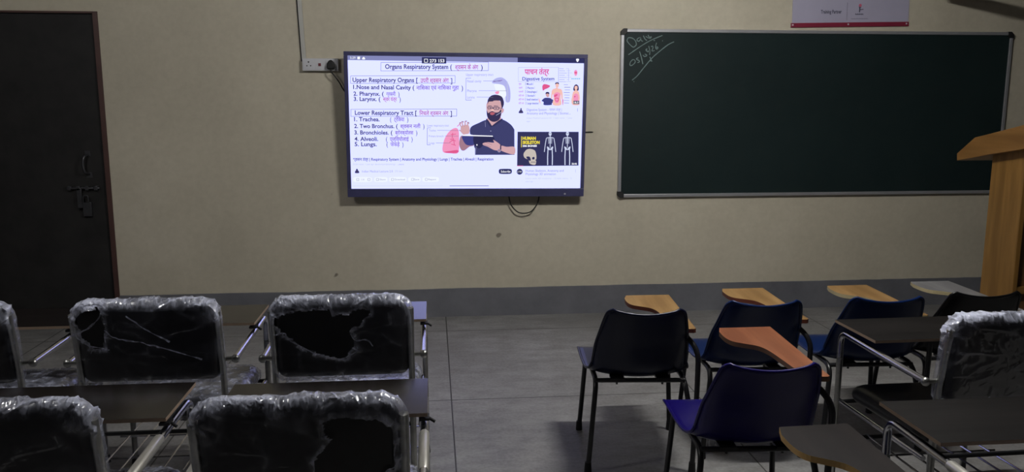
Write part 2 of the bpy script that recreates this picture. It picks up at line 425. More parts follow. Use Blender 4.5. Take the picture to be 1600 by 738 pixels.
# status bar
p = Pic(); sl = 6.0/370
def yb(x, y): return y + (x-542)*sl
p.poly([(542, 85), (912, 91), (912, 98.4), (542, 92)], 'bar'); p.poly([(806, 89.3), (912, 91), (912, 98.4), (806, 96.5)], 'barDark')
p.text('5:29', 546, 554, 88.6, 3.6, 'white'); p.rect((557, 87), (561, 91), 'white'); p.blob([(564, 90.5), (566.5, 87.2), (569, 90.5), (566.5, 91.4)], 'white')
p.poly([(656, 88), (694, 88.6), (694, 98), (656, 97.6)], 'barDark'); p.text('273 153', 668, 691, 93.6, 5, 'white', .02); p.frame((660, 91), (665, 96), 'white', .8)
p.blob([(899, 92.5), (901.5, 91.2), (904, 92.5), (901.5, 96.6)], 'white')
finish(p, 'status_bar')
# slide writing
p = Pic()
p.frame((593, 96), (760, 109), 'line'); p.text('Organs Respiratory System (', 599.5, 703, 102, 7.2, 'ink', .012, .008); p.text('श्वसन के अंग', 708, 744, 103.4, 7, 'red', .01, .005); p.text(')', 748, 751, 103.6, 7.5, 'ink')
p.frame((547, 116.5), (708, 128), 'line'); p.text('Upper Respiratory Organs [', 550, 650, 122.4, 7, 'ink', .012, .006); p.text('उपरी श्वसन अंग', 654, 698, 123.8, 6.6, 'red', .01); p.text(']', 701, 703.5, 124, 7.5, 'ink')
p.text('1.Nose and Nasal Cavity (', 551, 645, 133.4, 6.6, 'ink', .012, .012); p.text('नािसका एवं नािसका गुहा', 648, 714, 135, 6.4, 'purple', .01); p.text(')', 718, 720.5, 135.5, 7.5, 'ink')
p.text('2. Pharynx. (', 551.5, 598, 143.8, 6.4, 'ink', .012, .008); p.text('ग्रसनी', 602, 616, 144.6, 6, 'purple', .01); p.text(')', 620, 622, 144.8, 7, 'ink')
p.text('3. Larynx. (', 552, 593, 152, 6.4, 'ink', .012, .008); p.text('स्वर यंत्र', 597, 618, 152.6, 6, 'red', .01); p.text(')', 622, 624, 152.8, 7, 'ink')
p.frame((548, 168.5), (711, 179.6), 'line'); p.text('Lower Respiratory Tract [', 554, 649, 173.6, 7, 'ink', .012, .006); p.text('िनचले श्वसन अंग', 653, 698, 174.8, 6.6, 'red', .01); p.text(']', 701, 703.5, 175, 7.5, 'ink')
for i, (t, xe, hb, h0, h1, yy) in enumerate([('1. Trachea.', 592, 'ट्रेिकया', 614, 630, 183.8), ('2. Two Bronchus. (', 620, 'श्वसन नली', 624, 655, 194.6), ('3. Bronchioles. (', 612, 'ब्रोनक्योलस', 616, 644, 204.8), ('4. Alveoli.', 590, 'एल्िवयोलाई', 608, 637, 215), ('5. Lungs.', 588, 'फेफड़े', 609, 623, 223.4)]):
    p.text(t, 553+i*.3, xe, yy, 6.6, 'ink', .012, .006); p.text(hb, h0, h1, yy+.6, 6.2, 'purple', .01); p.text(')', h1+4, h1+6, yy+.6, 7, 'ink')
    if i in (0, 3, 4): p.text('(', h0-6, h0-4, yy+.4, 7, 'ink')
p.text('Upper respiratory tract', 725, 768, 115, 4, 'soft')
p.line([(733, 120.5), (725, 120.5), (725, 154.5), (734, 154.5)], .6, 'line')
for t, xe, yy, x2 in (('Nasal cavity', 749, 125, 780), ('Pharynx', 742, 140, 789), ('Larynx', 739, 150, 768)):
    p.text(t, 727, xe, yy, 4.2, 'soft'); p.line([(xe+3, yy), (x2, yy+.3)], .5, 'line')
p.text('Lower respiratory tract', 665, 699, 194.2, 3.6, 'soft')
p.line([(671, 198), (665.5, 198), (665.5, 225), (671, 225)], .6, 'line')
for t, xe, yy, x2 in (('Trachea', 679, 202, 717), ('Primary bronchi', 691, 211, 714), ('Lungs', 677, 222, 702)):
    p.text(t, 668, xe, yy, 3.4, 'soft'); p.line([(xe+2, yy), (x2, yy+.3)], .5, 'line')
finish(p, 'slide_writing')
# anatomy drawings
p = Pic()
p.blob([(766, 128), (770, 122), (780, 119.5), (788, 124), (793, 133), (795, 144), (794, 157), (788, 157), (787, 145), (784, 136), (775, 130)], 'lav')
p.blob([(770, 130), (784, 132), (788, 142), (787, 150), (776, 151), (772, 140)], 'card'); p.blob([(771, 142), (777, 141), (776, 145), (772, 145)], 'pink')
p.line([(790, 126), (791, 157)], 1.2, 'faint'); p.line([(768, 126), (782, 124)], .7, 'purple')
finish(p, 'airway_drawing')
p = Pic()
p.blob([(690, 236), (691, 220), (697, 207), (706, 199), (713, 200), (715, 212), (714, 237), (702, 238.5)], 'pink', 6)
p.blob([(692, 236.5), (700, 235), (713, 233.5), (713.5, 237.5), (702, 238.6)], 'hot', 4)
for a_, b_ in (((702, 209), (710, 208)), ((705, 206), (704, 216)), ((701, 216), (710, 219)), ((706, 214), (708, 226)), ((703, 224), (710, 226)), ((712, 196), (718, 190)), ((700, 221), (707, 217))): p.line([a_, b_], 1.0, 'hot')
finish(p, 'lung_drawing')
# presenter in the video
p = Pic()
def L(x, y): return (710+x/7.03, 140+y/7.03)
def B(pts, c, n=4): p.blob([L(*q) for q in pts], c, n)
B([(45,520),(38,600),(60,655),(95,662),(150,620),(200,600),(195,500),(75,495)], 'skinD')
B([(75,500),(195,500),(200,595),(120,600),(78,545)], 'navy')
p.poly([L(q_.x, q_.y) for q_ in catmull([(212,640,0),(200,610,0),(190,500,0),(155,470,0),(165,400,0),(250,355,0),(340,320,0),(500,315,0),(600,370,0),(645,430,0)], 4)] + [L(648,712), L(212,712)], 'shirt')
B([(500,610),(560,622),(648,625),(648,705),(560,690),(480,650)], 'skin')
B([(350,300),(345,340),(400,385),(480,345),(490,290)], 'skin'); B([(330,320),(348,318),(395,390),(375,395)], 'dark'); B([(495,312),(510,325),(425,388),(400,384)], 'dark')
B([(340,130),(335,220),(348,290),(395,335),(440,330),(490,290),(505,220),(510,140),(420,90)], 'skin', 5)
B([(338,215),(352,245),(372,235),(400,225),(430,240),(470,235),(495,205),(498,250),(478,315),(430,342),(385,335),(350,300),(338,260)], 'hair', 5)
B([(376,243),(400,236),(428,248),(405,268),(378,262)], 'lip'); B([(390,205),(415,205),(412,222),(386,220)], 'peach')
B([(345,150),(350,95),(385,55),(440,45),(500,65),(525,120),(522,165),(505,195),(495,150),(480,110),(400,118),(358,122)], 'hair', 5)
B([(500,205),(520,195),(528,215),(515,245),(500,240)], 'skin'); B([(408,112),(470,112),(480,150),(420,140)], 'skin')
p.line([L(345,178), L(400,180), L(408,196), L(350,200), L(345,178)], .9, 'dark'); p.line([L(412,180), L(470,182), L(470,205), L(415,204), L(412,180)], .9, 'dark'); p.line([L(470,188), L(515,200)], .7, 'dark')
p.line([L(350,165), L(392,168)], .8, 'hair'); p.line([L(415,166), L(462,170)], .8, 'hair'); p.ell(*L(378,190), .9, .6, 'hair'); p.ell(*L(440,193), .9, .6, 'hair'); p.line([L(440,272), L(500,235)], .6, 'faint')
B([(250,505),(405,505),(415,560),(330,575),(260,640),(200,590),(195,505)], 'tab'); p.line([L(150,470), L(190,500)], .5, 'dark'); p.poly([L(75,485), L(405,497), L(408,508), L(75,498)], 'white')
B([(410,545),(440,560),(490,600),(500,655),(430,660),(350,620),(300,600),(300,580),(350,570),(420,575)], 'skin'); p.line([L(330,572), L(400,600)], .6, 'skinD'); p.line([L(305,590), L(385,625)], .6, 'skinD')
B([(490,600),(500,600),(500,655),(488,655)], 'hair'); p.ell(*L(478,665), 2.6, 2.8, 'soft'); p.ell(*L(478,665), 1.8, 2.0, 'skinD')
B([(75,480),(50,420),(60,390),(90,380),(130,375),(150,410),(145,470),(110,480)], 'skin')
for a_, b_, c_ in (((55,395),(38,355),(55,350)), ((75,385),(62,338),(85,345)), ((100,380),(100,335),(120,335)), ((130,385),(128,345),(145,360))):
    p.line([L(*a_), L(*b_)], 2.0, 'skin'); p.line([L(*b_), L(*c_)], 1.6, 'skinD')
p.line([L(40,430), L(75,470)], 1.8, 'skin'); p.line([L(62,400), L(72,378)], .5, 'skinD'); p.line([L(90,395), L(96,370)], .5, 'skinD')
p.line([L(320,340), L(325,400)], .5, 'soft'); p.line([L(383,405), L(383,460)], .4, 'dark'); p.ell(*L(383,445), .8, .8, 'soft'); p.ell(*L(232,600), 1, 1.2, 'white'); p.line([L(225,620), L(215,712)], .4, 'soft')
finish(p, 'presenter_picture', 'man in a dark polo shirt and glasses holding a tablet')
# caption under the video
p = Pic()
p.text('श्वसन तंत्र | Respiratory System | Anatomy and Physiology | Lungs | Trachea | Alveoli | Respiration', 552, 769, 247.9, 4.6, 'ink', .005)
p.text('53,261 views  1 year ago  #anatomyandphysiology', 552, 617, 255.8, 2.6, 'faint'); p.text('...more', 620, 630, 256, 2.8, 'soft')
p.blob([(555.5, 270), (556, 266.5), (558.5, 264.5), (561, 267), (561.5, 270)], 'ink'); p.ell(558.2, 264.6, 1.3, 1.4, 'ink')
p.text('Indian Medical Lecture 2.0', 566, 613, 267.3, 3.6, 'soft'); p.text('272 lakh', 616, 628, 267.3, 3, 'faint')
p.blob([(778, 265.5), (781, 264), (795, 264), (798, 265.8), (798, 270), (795, 272), (781, 272), (778, 270)], 'barDark', 3); p.text('Subscribe', 781, 796, 268, 3.6, 'white', .01)
for x0_, x1_ in ((553, 581), (585, 605), (608, 634), (637, 656), (659, 684)):
    p.blob([(x0_, 281), (x0_+2, 277), (x1_-2, 277), (x1_, 281), (x1_-2, 284.4), (x0_+2, 284.4)], 'card', 3)
for t, a_, b_ in (('1.1K', 565, 570), ('Share', 593, 602), ('Download', 616, 632), ('Save', 646, 654), ('Report', 668, 680)): p.text(t, a_, b_, 280.6, 3, 'soft')
for x in (558, 575, 588, 611, 642, 663): p.frame((x, 279), (x+3.4, 282.4), 'soft', .5)
p.line([(701, 291.4), (762, 291.4)], .9, 'line'); p.line([(552, 291.2), (690, 291.4)], .35, 'faint')
finish(p, 'caption_writing')
# upper thumbnail
p = Pic()
def K(x, y): return (800+x/9.84, 95+y/9.84)
p.frame(K(72,92), K(700,308), 'faint', .6); p.text('पाचन तंत्र', *[K(168,0)[0], K(552,0)[0]], K(0,155)[1], 8.4, 'hot', .03)
p.text('Digestive System', K(135,0)[0], K(636,0)[0], K(0,262)[1], 5.4, 'navy', .015)
for i, (t, wd) in enumerate((('Mouth', 90), ('Pharynx', 110), ('Oesophagus', 150), ('Stomach', 120), ('Small intestine', 170), ('Large intestine', 180))):
    yy = 342+i*59; p.text(t, K(205+i%2*12,0)[0], K(205+wd,0)[0], K(0,yy)[1], 3.3, 'ink'); p.text('मुख' if i == 0 else 'ग्रसनी' if i < 3 else 'छोटी आंत', K(80,0)[0], K(120+min(i,3)*15,0)[0], K(0,yy)[1], 2.6, 'red'); p.line([K(185+i%2*10,yy-22), K(185+i%2*10,yy+22)], .5, 'ink'); p.line([K(215+wd,yy-18), K(215+wd,yy+18)], .4, 'soft')
def KB(pts, c, n=4): p.blob([K(*q) for q in pts], c, n)
KB([(450,370),(480,345),(560,365),(565,385),(530,410),(490,425),(460,445),(448,410)], 'hot')
KB([(505,520),(500,490),(530,470),(555,490),(556,530),(530,550)], 'skin'); KB([(500,495),(505,472),(530,465),(556,475),(556,498),(530,490)], 'hair')
KB([(440,600),(480,560),(530,555),(590,565),(628,610),(600,640),(590,665),(475,665),(470,620)], 'navy')
KB([(395,560),(410,590),(425,640),(415,640),(395,600)], 'peach')
KB([(655,340),(680,322),(706,340),(704,385),(690,410),(745,425),(765,470),(770,570),(750,575),(742,500),(738,560),(745,665),(615,665),(625,560),(615,500),(600,575),(585,560),(592,470),(610,425),(665,405),(655,380)], 'peach', 3)
KB([(630,500),(680,470),(730,495),(715,560),(700,630),(655,630),(640,560)], 'pink'); KB([(630,525),(665,500),(690,510),(650,545)], 'hot'); KB([(645,560),(705,560),(700,610),(655,605)], 'hot'); KB([(655,570),(695,570),(690,600),(662,598)], 'pink'); KB([(650,350),(655,325),(700,322),(708,350),(680,335)], 'hair')
for i in range(8): p.line([K(785+i%3*8, 355+i*40), K(850+(i*37)%40, 357+i*40)], .7, 'line' if i % 2 else 'soft')
for i in range(7):
    yy = 112+i*33; p.line([K(710, yy), K(780+(i*23)%50, yy+2)], .6, 'soft'); p.line([K(820+(i*7)%12, yy), K(860+(i*29)%70, yy)], .6, 'faint')
p.line([K(700,92), K(700,320)], .4, 'soft'); p.line([K(860,110), K(860,300)], .4, 'soft')
KB([(948,150),(972,132),(994,150),(996,195),(972,225),(948,195)], 'pink'); KB([(955,165),(990,165),(988,185),(958,185)], 'hot')
for i in range(5): p.ell(*K(915+i*29, 266), 1.1, 1.0, 'teal')
KB([(945,380),(980,352),(1015,380),(1015,445),(940,445)], 'hair'); KB([(958,380),(998,380),(998,425),(978,440),(958,425)], 'peach')
KB([(930,470),(978,440),(1025,470),(1042,560),(1035,600),(1030,665),(925,665),(905,600),(915,540)], 'peach'); KB([(940,520),(978,490),(1015,520),(1010,600),(945,600)], 'pink'); KB([(945,540),(970,525),(965,550)], 'hot')
p.rect(K(936,602), K(1032,652), 'barDark'); p.text('18:31', K(945,0)[0], K(1024,0)[0], K(0,627)[1], 3, 'white', .02)
KB([(765,580),(778,590),(775,660),(768,660)], 'hot')
finish(p, 'upper_thumbnail')
p = Pic()
p.text('Digestive System - पाचन तंत्र |', 821, 877, 169.8, 4.0, 'soft', .006); p.text('Anatomy and Physiology | Stomac...', 821, 891, 175.4, 4.0, 'soft', .006)
p.text('Indian Medical Lecture 2.0 · 1 lakh views · 1 year', 821, 894, 183, 2.2, 'faint'); p.text('ago', 821, 827, 188, 2.2, 'faint')
p.blob([(808.5, 175), (809.5, 171.5), (812, 169.5), (814.5, 172), (815.3, 175)], 'ink'); p.ell(812, 168.6, 1.1, 1.3, 'ink'); p.line([(902, 168), (902, 173)], .7, 'soft')
finish(p, 'upper_caption_writing')
p = Pic()
p.text('Human Skeleton, Anatomy and', 820, 880.5, 266.8, 3.8, 'soft', .006); p.text('Physiology 3D animation', 820, 868, 272.2, 3.8, 'soft', .006)
p.text('Learn with 3D anatomy · 12 lakh views · 3', 820, 893, 279.4, 2.2, 'faint'); p.text('years ago', 820, 832, 284.4, 2.2, 'faint')
p.ell(810.6, 268.6, 4.7, 4.7, 'barDark'); p.text('LTW', 807, 814, 268.6, 2.6, 'white'); p.line([(899.5, 265), (899.5, 270)], .6, 'faint')
finish(p, 'lower_caption_writing')
# lower thumbnail
p = Pic()
def Q(x, y): return (700+x/5.468, 190+y/5.468)
def QB(pts, c, n=4): p.blob([Q(*q) for q in pts], c, n)
p.poly([Q(584,80), Q(1116,82), Q(1116,376), Q(582,380)], 'dark')
p.line([Q(618,120), Q(618,215)], 1.0, 'yellow'); p.text('HUMAN', Q(628,0)[0], Q(743,0)[0], Q(0,136)[1], 4.8, 'yellow', .05); p.text('SKELETON', Q(628,0)[0], Q(776,0)[0], Q(0,172)[1], 4.8, 'yellow', .05); p.text('206 BONES', Q(628,0)[0], Q(752,0)[0], Q(0,203)[1], 2.8, 'white', .05)
QB([(640,265),(665,235),(700,230),(735,245),(748,285),(748,320),(742,365),(715,368),(690,355),(680,325),(650,310),(638,290)], 'skull', 5)
QB([(712,305),(730,300),(732,318),(716,322)], 'dark'); QB([(740,325),(748,322),(746,335)], 'dark'); p.line([Q(700,345), Q(742,345)], .7, 'dark'); QB([(660,300),(690,298),(700,330),(684,330)], 'dark')
for cx in (867, 1018):
    p.ell(*Q(cx, 98), 2.4, 3.4, 'bone'); p.ell(*Q(cx-5, 96), .5, .6, 'dark'); p.ell(*Q(cx+5, 96), .5, .6, 'dark')
    p.line([Q(cx, 115), Q(cx, 215)], 1.0, 'bone'); p.line([Q(cx-32, 135), Q(cx, 128), Q(cx+32, 135)], 1.1, 'bone')
    for i in range(5): p.line([Q(cx-20+i, 142+i*10), Q(cx, 137+i*10), Q(cx+20-i, 142+i*10)], .7, 'bone')
    QB([(cx-25,208),(cx,222),(cx+25,208),(cx+22,232),(cx,240),(cx-22,232)], 'bone'); QB([(cx-10,218),(cx,226),(cx+10,218),(cx,234)], 'dark')
    for sg in (-1, 1):
        p.line([Q(cx+sg*33, 137), Q(cx+sg*42, 190), Q(cx+sg*48, 240), Q(cx+sg*50, 256)], 1.1, 'bone')
        p.line([Q(cx+sg*18, 232), Q(cx+sg*21, 300), Q(cx+sg*20, 372)], 1.5, 'bone')
p.rect(Q(1052,350), Q(1108,370), 'dark'); p.text('26:46', Q(1056,0)[0], Q(1102,0)[0], Q(0,360)[1], 2.8, 'white', .03); p.line([Q(582,378), Q(634,378)], .9, 'hot')
finish(p, 'lower_thumbnail')
# maker's mark under the screen: small grey strokes
z = MB()
for i in range(7): z.box((-.045+i*.013, -.0135, Z0-.045), (-.037+i*.013, -.012, Z0-.035-.002*(i % 2)))
z.build('maker_mark', 'dull_steel', tv, smooth=False)
# loop of cable under the television
z = MB(); z.tube(catmull([(.56, 6.02, .93), (.575, 6.015, .855), (.62, 6.01, .80), (.67, 6.01, .785), (.73, 6.012, .80), (.775, 6.015, .86), (.79, 6.02, .93)], 8), .0045, 8)
tag(z.build('cable', 'black_rubber'), 'short black cable looping out under the flat screen', 'cable')
z = MB(); z.tube(catmull([(1.10, 6.044, 1.385), (1.13, 6.043, 1.381), (1.17, 6.043, 1.383), (1.19, 6.046, 1.381)], 6), .004, 6)
tag(z.build('aerial_wire', 'black_rubber'), 'stub of black wire poking out right of the flat screen', 'wire')

# ------------------------------------------------------------------ socket board, plug, conduit
sb = empty('socket_board', (-.775, WALL_Y, 1.862)); tag(sb, 'white electric socket board on the wall left of the flat screen', 'socket')
z = MB().box((-.125, -.038, -.043), (.125, 0, .043)); z.build('mounting_box', 'white_plastic', sb, bevel=.004, smooth=False)
z = MB()
for x0_, x1_ in ((-.115, -.042), (-.036, .032), (.038, .115)): z.box((x0_, -.041, -.034), (x1_, -.038, .034))
z.build('cover_module', 'white_plastic', sb, bevel=.001, smooth=False)
z = MB()
for x, zz, r in ((-.08, .018, .0055), (-.092, -.008, .0045), (-.066, -.008, .0045)): z.tube([(x, -.0415, zz), (x, -.040, zz)], r, 10)
z.build('pin_holes', 'black_rubber', sb, smooth=False)
z = MB().box((-.012, -.046, -.010), (.006, -.041, .010)); z.build('switch', 'maroon_plastic', sb, bevel=.001)
pl = empty('power_plug', (-.70, WALL_Y-.041, 1.86)); tag(pl, 'black three pin plug with its cord running down behind the screen', 'plug')
z = MB(); prof = catmull([(0, 0, .034), (.018, 0, .022), (.028, 0, -.008), (.022, 0, -.030), (-.022, 0, -.030), (-.028, 0, -.008), (-.018, 0, .022)], 4, True)
z.prism([(q.x, 0, q.z) for q in prof], (0, -.024, 0)); z.prism([(q.x*.8, -.024, q.z*.8) for q in prof], (0, -.012, 0))
z.build('plug_body', 'black_rubber', pl, bevel=.003)
z = MB(); z.tube(catmull([(0, -.02, -.02), (.005, -.025, -.05), (.035, -.02, -.09), (.06, -.005, -.13), (.078, .02, -.17), (.12, .03, -.22)], 6), .0045, 8)
z.build('cord', 'black_rubber', pl)
cn = empty('cable_conduit', (-.90, WALL_Y, 1.905)); tag(cn, 'pale conduit strip dropping from the ceiling to the socket board', 'conduit')
z = MB(); z.prism([(-.004, -.014, 0), (.024, -.014, 0), (.024, 0, 0), (-.004, 0, 0)], (-.045, 0, ZC-1.905)); z.build('conduit_strip', 'off_white_pvc', cn, smooth=False)
z = MB(); z.tube([(-.008, -.006, -.02), (-.034, -.006, .62), (-.053, -.006, ZC-1.905)], .0038, 8); z.build('black_wire', 'black_rubber', cn)

# ------------------------------------------------------------------ chalkboard
CB = empty('chalkboard', (2.905, WALL_Y, 1.511)); tag(CB, 'long dark green chalkboard in an aluminium frame on the front wall', 'chalkboard')
hw, hh = 1.5215, .617
MB().box((-hw+.012, -.020, -hh+.012), (hw-.012, -.004, hh-.012)).build('board_surface', 'board_green', CB, smooth=False)
z = MB(); t = .024
z.box((-hw+.02, -.03, hh-t), (hw-.02, 0, hh)); z.box((-hw+.02, -.03, -hh), (hw-.02, 0, -hh+t)); z.box((-hw, -.03, -hh+.02), (-hw+t, 0, hh-.02)); z.box((hw-t, -.03, -hh+.02), (hw, 0, hh-.02))
z.build('board_frame', 'aluminium', CB, bevel=.004, smooth=False)
for sx in (-1, 1):
    for sz in (-1, 1):
        z = MB(); pts = [(0, 0), (.045, 0), (.045, .028), (.028, .045), (0, .045)]
        arc = [(.0, -.034, .0)]
        poly = [(hw-.045, hh+.003), (hw-.018, hh+.003), (hw+.003, hh-.018), (hw+.003, hh-.045), (hw-.027, hh-.045), (hw-.045, hh-.027)]
        z.prism([(sx*a_, -.034, sz*b_) for a_, b_ in poly], (0, .034, 0)); z.build('corner_cap', 'black_rubber', CB, bevel=.003, smooth=False)
# handwriting in chalk: strokes measured on the board (metres from the frame's top left corner)
def ck(x, y):   # crop pixels -> local board coordinates
    px, py = 970+x/8.79, 46+y/8.79
    return (-hw + (px-971.5)/606.0*2*hw + .0003*(py-50), -.0215, hh - (py-45.5)/265.0*2*hh)
strokes = [[(95,130),(85,155),(110,195),(160,240),(190,225),(205,200),(190,150),(150,118),(105,115),(90,135)], [(255,110),(225,125),(215,150),(240,160),(262,130),(262,105),(270,150),(290,160)],
 [(300,85),(320,130),(345,150)], [(330,95),(370,120)], [(362,75),(372,100),(385,120)], [(385,105),(405,100),(392,118),(375,120)], [(95,345),(200,270),(320,190),(420,135),(550,80)],
 [(150,410),(120,440),(110,480),(130,490),(165,465),(182,435),(170,412),(140,412)], [(225,385),(200,395),(205,410),(230,420),(235,440),(210,450)], [(243,300),(262,370),(280,470)],
 [(285,345),(300,365),(330,360),(335,345),(310,335)], [(345,262),(328,275),(340,295),(362,290),(350,310)], [(365,225),(378,290),(372,345)], [(395,235),(415,225),(420,250),(405,290),(440,285)], [(470,180),(455,230),(465,265),(485,250),(478,235),(460,245)],
 [(130,690),(200,630),(290,520),(400,390),(500,300),(620,205),(700,165)], [(375,370),(385,400),(400,435)], [(545,150),(552,155)], [(150,705),(158,712)], [(430,150),(450,148)], [(375,430),(390,410)]]
z = MB()
for st_ in strokes:
    pts = catmull([ck(*q) for q in st_], 4)
    vs = []
    for i, q in enumerate(pts):
        tt = (pts[min(i+1, len(pts)-1)] - pts[max(i-1, 0)]).normalized(); nn = Vector((-tt.z, 0, tt.x)); wd = .0032*(1+.4*noise.noise(q*60))
        vs += [q+nn*wd, q-nn*wd]
    z.add(vs, [(2*i, 2*i+1, 2*i+3, 2*i+2) for i in range(len(pts)-1)])
z.build('chalk_writing', 'chalk', CB, smooth=False)['label'] = 'slanting chalk writing with the date'

# ------------------------------------------------------------------ poster
PO = empty('poster', (3.13, WALL_Y-.002, 2.17)); PO.rotation_euler = (0, -.020, 0); tag(PO, 'pale lilac banner with a crimson strip above the chalkboard', 'poster')
MB().box((-.452, -.006, 0), (.455, -.001, .62)).build('sheet', 'poster_white', PO, smooth=False)
MB().box((-.462, -.012, -.012), (.458, 0, .020)).build('bottom_strip', 'poster_red', PO, bevel=.002, smooth=False)
for x in (-.45, -.02, .437):
    z = MB(); z.tube([(x, -.015, .006), (x, -.011, .006)], .006, 10); z.build('screw', 'white_plastic', PO)
def wall_text(t, x0, x1, z0, h_, mat, name, bold=0):
    vs, fs, bx = text_mesh(t, bold); s_ = (x1-x0)/(bx[1]-bx[0])
    MB().add([(x0+(a_-bx[0])*s_, -.0068, z0+b_*h_/.72) for a_, b_ in vs], fs).build(name, mat, PO, smooth=False)
def px2(x, y): return ((x/8+1230-1327)/200.0, (41.5-y/8)/211.0-.012)
a_ = px2(402, 165); b_ = px2(660, 165)
wall_text('Training Partner', a_[0], b_[0], a_[1], .026, 'poster_ink', 'poster_writing', .025)
z = MB(); q = px2(728, 35); r_ = px2(728, 250); z.box((q[0]-.0015, -.007, r_[1]), (q[0]+.0015, -.006, q[1])); z.build('divider_line', 'poster_grey', PO, smooth=False)
z = MB(); c0 = px2(888, 72); z.ball((c0[0], -.007, c0[1]), .012, 12, 0, (1, .1, 1))
z.build('emblem_head', 'poster_pink', PO)
z = MB()
def pp(pts): z.prism([(px2(*q)[0], -.0065, px2(*q)[1]) for q in pts], (0, -.001, 0))
pp([(872,85),(880,80),(890,105),(888,155),(876,155),(878,112)]); pp([(885,118),(930,116),(932,124),(888,128)]); pp([(884,100),(896,88),(902,95),(888,108)])
z.build('emblem_body', 'poster_ink', PO, smooth=False)
z = MB()
for i in range(8): x0_ = px2(832+i*13, 0)[0]; z.box((x0_, -.007, px2(0,186)[1]), (x0_+.006, -.006, px2(0,170)[1]-.003*(i % 2)))
z.build('emblem_caption', 'poster_ink', PO, smooth=False)
z = MB()
for i in range(16): x0_ = px2(785+i*13, 0)[0]; z.box((x0_, -.007, px2(0,238)[1]), (x0_+.006, -.006, px2(0,230)[1]))
z.build('small_print', 'poster_grey', PO, smooth=False)

# ------------------------------------------------------------------ lectern
LE = empty('lectern', (3.43, 4.60, 0)); tag(LE, 'orange wood lectern with a sloping top at the right edge', 'lectern')
z = MB(); z.box((.04, -.085, 0), (.07, .203, 1.33)); z.build('side_panel', 'lectern_wood', LE, bevel=.003, smooth=False)
z = MB(); z.box((.53, -.085, 0), (.56, .203, 1.33)); z.build('side_panel', 'lectern_wood', LE, bevel=.003, smooth=False)
z = MB(); z.box((.07, -.05, .05), (.53, -.035, 1.3)); z.build('front_panel', 'lectern_wood_shade', LE, smooth=False)
z = MB(); z.box((.07, -.08, .46), (.53, -.05, .50)); z.build('shelf', 'lectern_wood', LE, smooth=False)
z = MB(); z.box((.03, -.11, 0), (.57, .22, .05)); z.build('plinth', 'lectern_wood_side', LE, bevel=.003, smooth=False)
z = MB(); prof = [(.446,1.228),(.453,1.274),(.289,1.385),(.149,1.414),(-.135,1.477),(-.20,1.492),(-.20,1.328),(-.153,1.338),(.12,1.291)]
z.prism([(-.03, a_, b_) for a_, b_ in prof], (.65, 0, 0)); z.build('sloping_top', 'lectern_wood_side', LE, bevel=.003, smooth=False)

# ------------------------------------------------------------------ padded slab and film
def rr_outline(hw_, hh_, rt, rb, n=40):
    """rounded rectangle outline: centre-relative core point, direction, radius for each of 4n points"""
    res = []
    for (sx, sz, r, a0) in ((1, 1, rt, 0), (-1, 1, rt, 90), (-1, -1, rb, 180), (1, -1, rb, 270)):
        c_ = (sx*(hw_-r), sz*(hh_-r))
        for k in range(n//2+1):
            a_ = math.radians(a0+90*k/(n//2)); res.append((c_[0]+r*math.cos(a_), c_[1]+r*math.sin(a_)))
    # add points on the straight runs
    out_ = []; L_ = len(res)
    for i in range(L_):
        p_, q_ = res[i], res[(i+1) % L_]; dd = math.hypot(q_[0]-p_[0], q_[1]-p_[1]); m_ = max(1, int(dd/.009))
        for k in range(m_): out_.append((p_[0]+(q_[0]-p_[0])*k/m_, p_[1]+(q_[1]-p_[1])*k/m_))
    return out_
def slab(hw_, hh_, rt, rb, th, rings=24, edge=5, crown=0.0):
    """closed cushion in the xz plane, thickness th about y=0 ; returns verts, faces, per-vert (x,z,side)"""
    o = rr_outline(hw_, hh_, rt, rb); n_ = len(o); vs = []
    prof = []
    for k in range(edge*2+1):
        a_ = -math.pi/2 + math.pi*k/(edge*2); prof.append((th/2*(math.cos(a_)-1), th/2*math.sin(a_)))   # inset, y
    def ring(inset, s_, y):
        fx = (hw_+inset)/hw_*s_; fz = (hh_+inset)/hh_*s_
        return [(x*fx, y, zz*fz) for x, zz in o]
    seq = []
    for k in range(rings, 0, -1): s_ = 1-k/(rings+.0) ; seq.append(('i', -1, s_ if s_ > 0 else .012))
    for q_ in prof: seq.append(('e', q_, 1))
    for k in range(1, rings+1): s_ = 1-k/(rings+.0); seq.append(('i', 1, s_ if s_ > 0 else .012))
    for kind, a_, s_ in seq:
        if kind == 'e': vs += ring(a_[0], 1, a_[1])
        else: vs += ring(-th/2, s_, a_*(th/2 + crown*(1-s_*s_)))
    fs = []; R_ = len(seq)
    for i in range(R_-1):
        for k in range(n_):
            k2 = (k+1) % n_; fs.append((i*n_+k, i*n_+k2, (i+1)*n_+k2, (i+1)*n_+k))
    fs.append(tuple(range(n_-1, -1, -1))); fs.append(tuple((R_-1)*n_+k for k in range(n_)))
    return vs, fs
def poly_sd(x, y, P):
    ins = False; dm = 9; j_ = len(P)-1
    for i in range(len(P)):
        (x1, y1), (x2, y2) = P[i], P[j_]
        if (y1 > y) != (y2 > y) and x < (x2-x1)*(y-y1)/(y2-y1)+x1: ins = not ins
        dx, dy = x2-x1, y2-y1; t_ = max(0, min(1, ((x-x1)*dx+(y-y1)*dy)/(dx*dx+dy*dy+1e-12)))
        dm = min(dm, math.hypot(x-x1-t_*dx, y-y1-t_*dy)); j_ = i
    return -dm if ins else dm
BACK_C = (0, -.262, .735)      # centre of the backrest
BM = Matrix.Translation(BACK_C) @ Matrix.Rotation(math.radians(8), 4, 'X')
SM_ = Matrix.Translation((0, .045, .428)) @ Matrix.Rotation(math.radians(88), 4, 'X')
def pad_part(name, parent, M, hw_, hh_, th, rt, rb, crown=.006):
    vs, fs = slab(hw_, hh_, rt, rb, th, 8, 4, crown)
    return MB().add([M @ Vector(v) for v in vs], fs).build(name, 'black_vinyl', parent, angle=1.2)
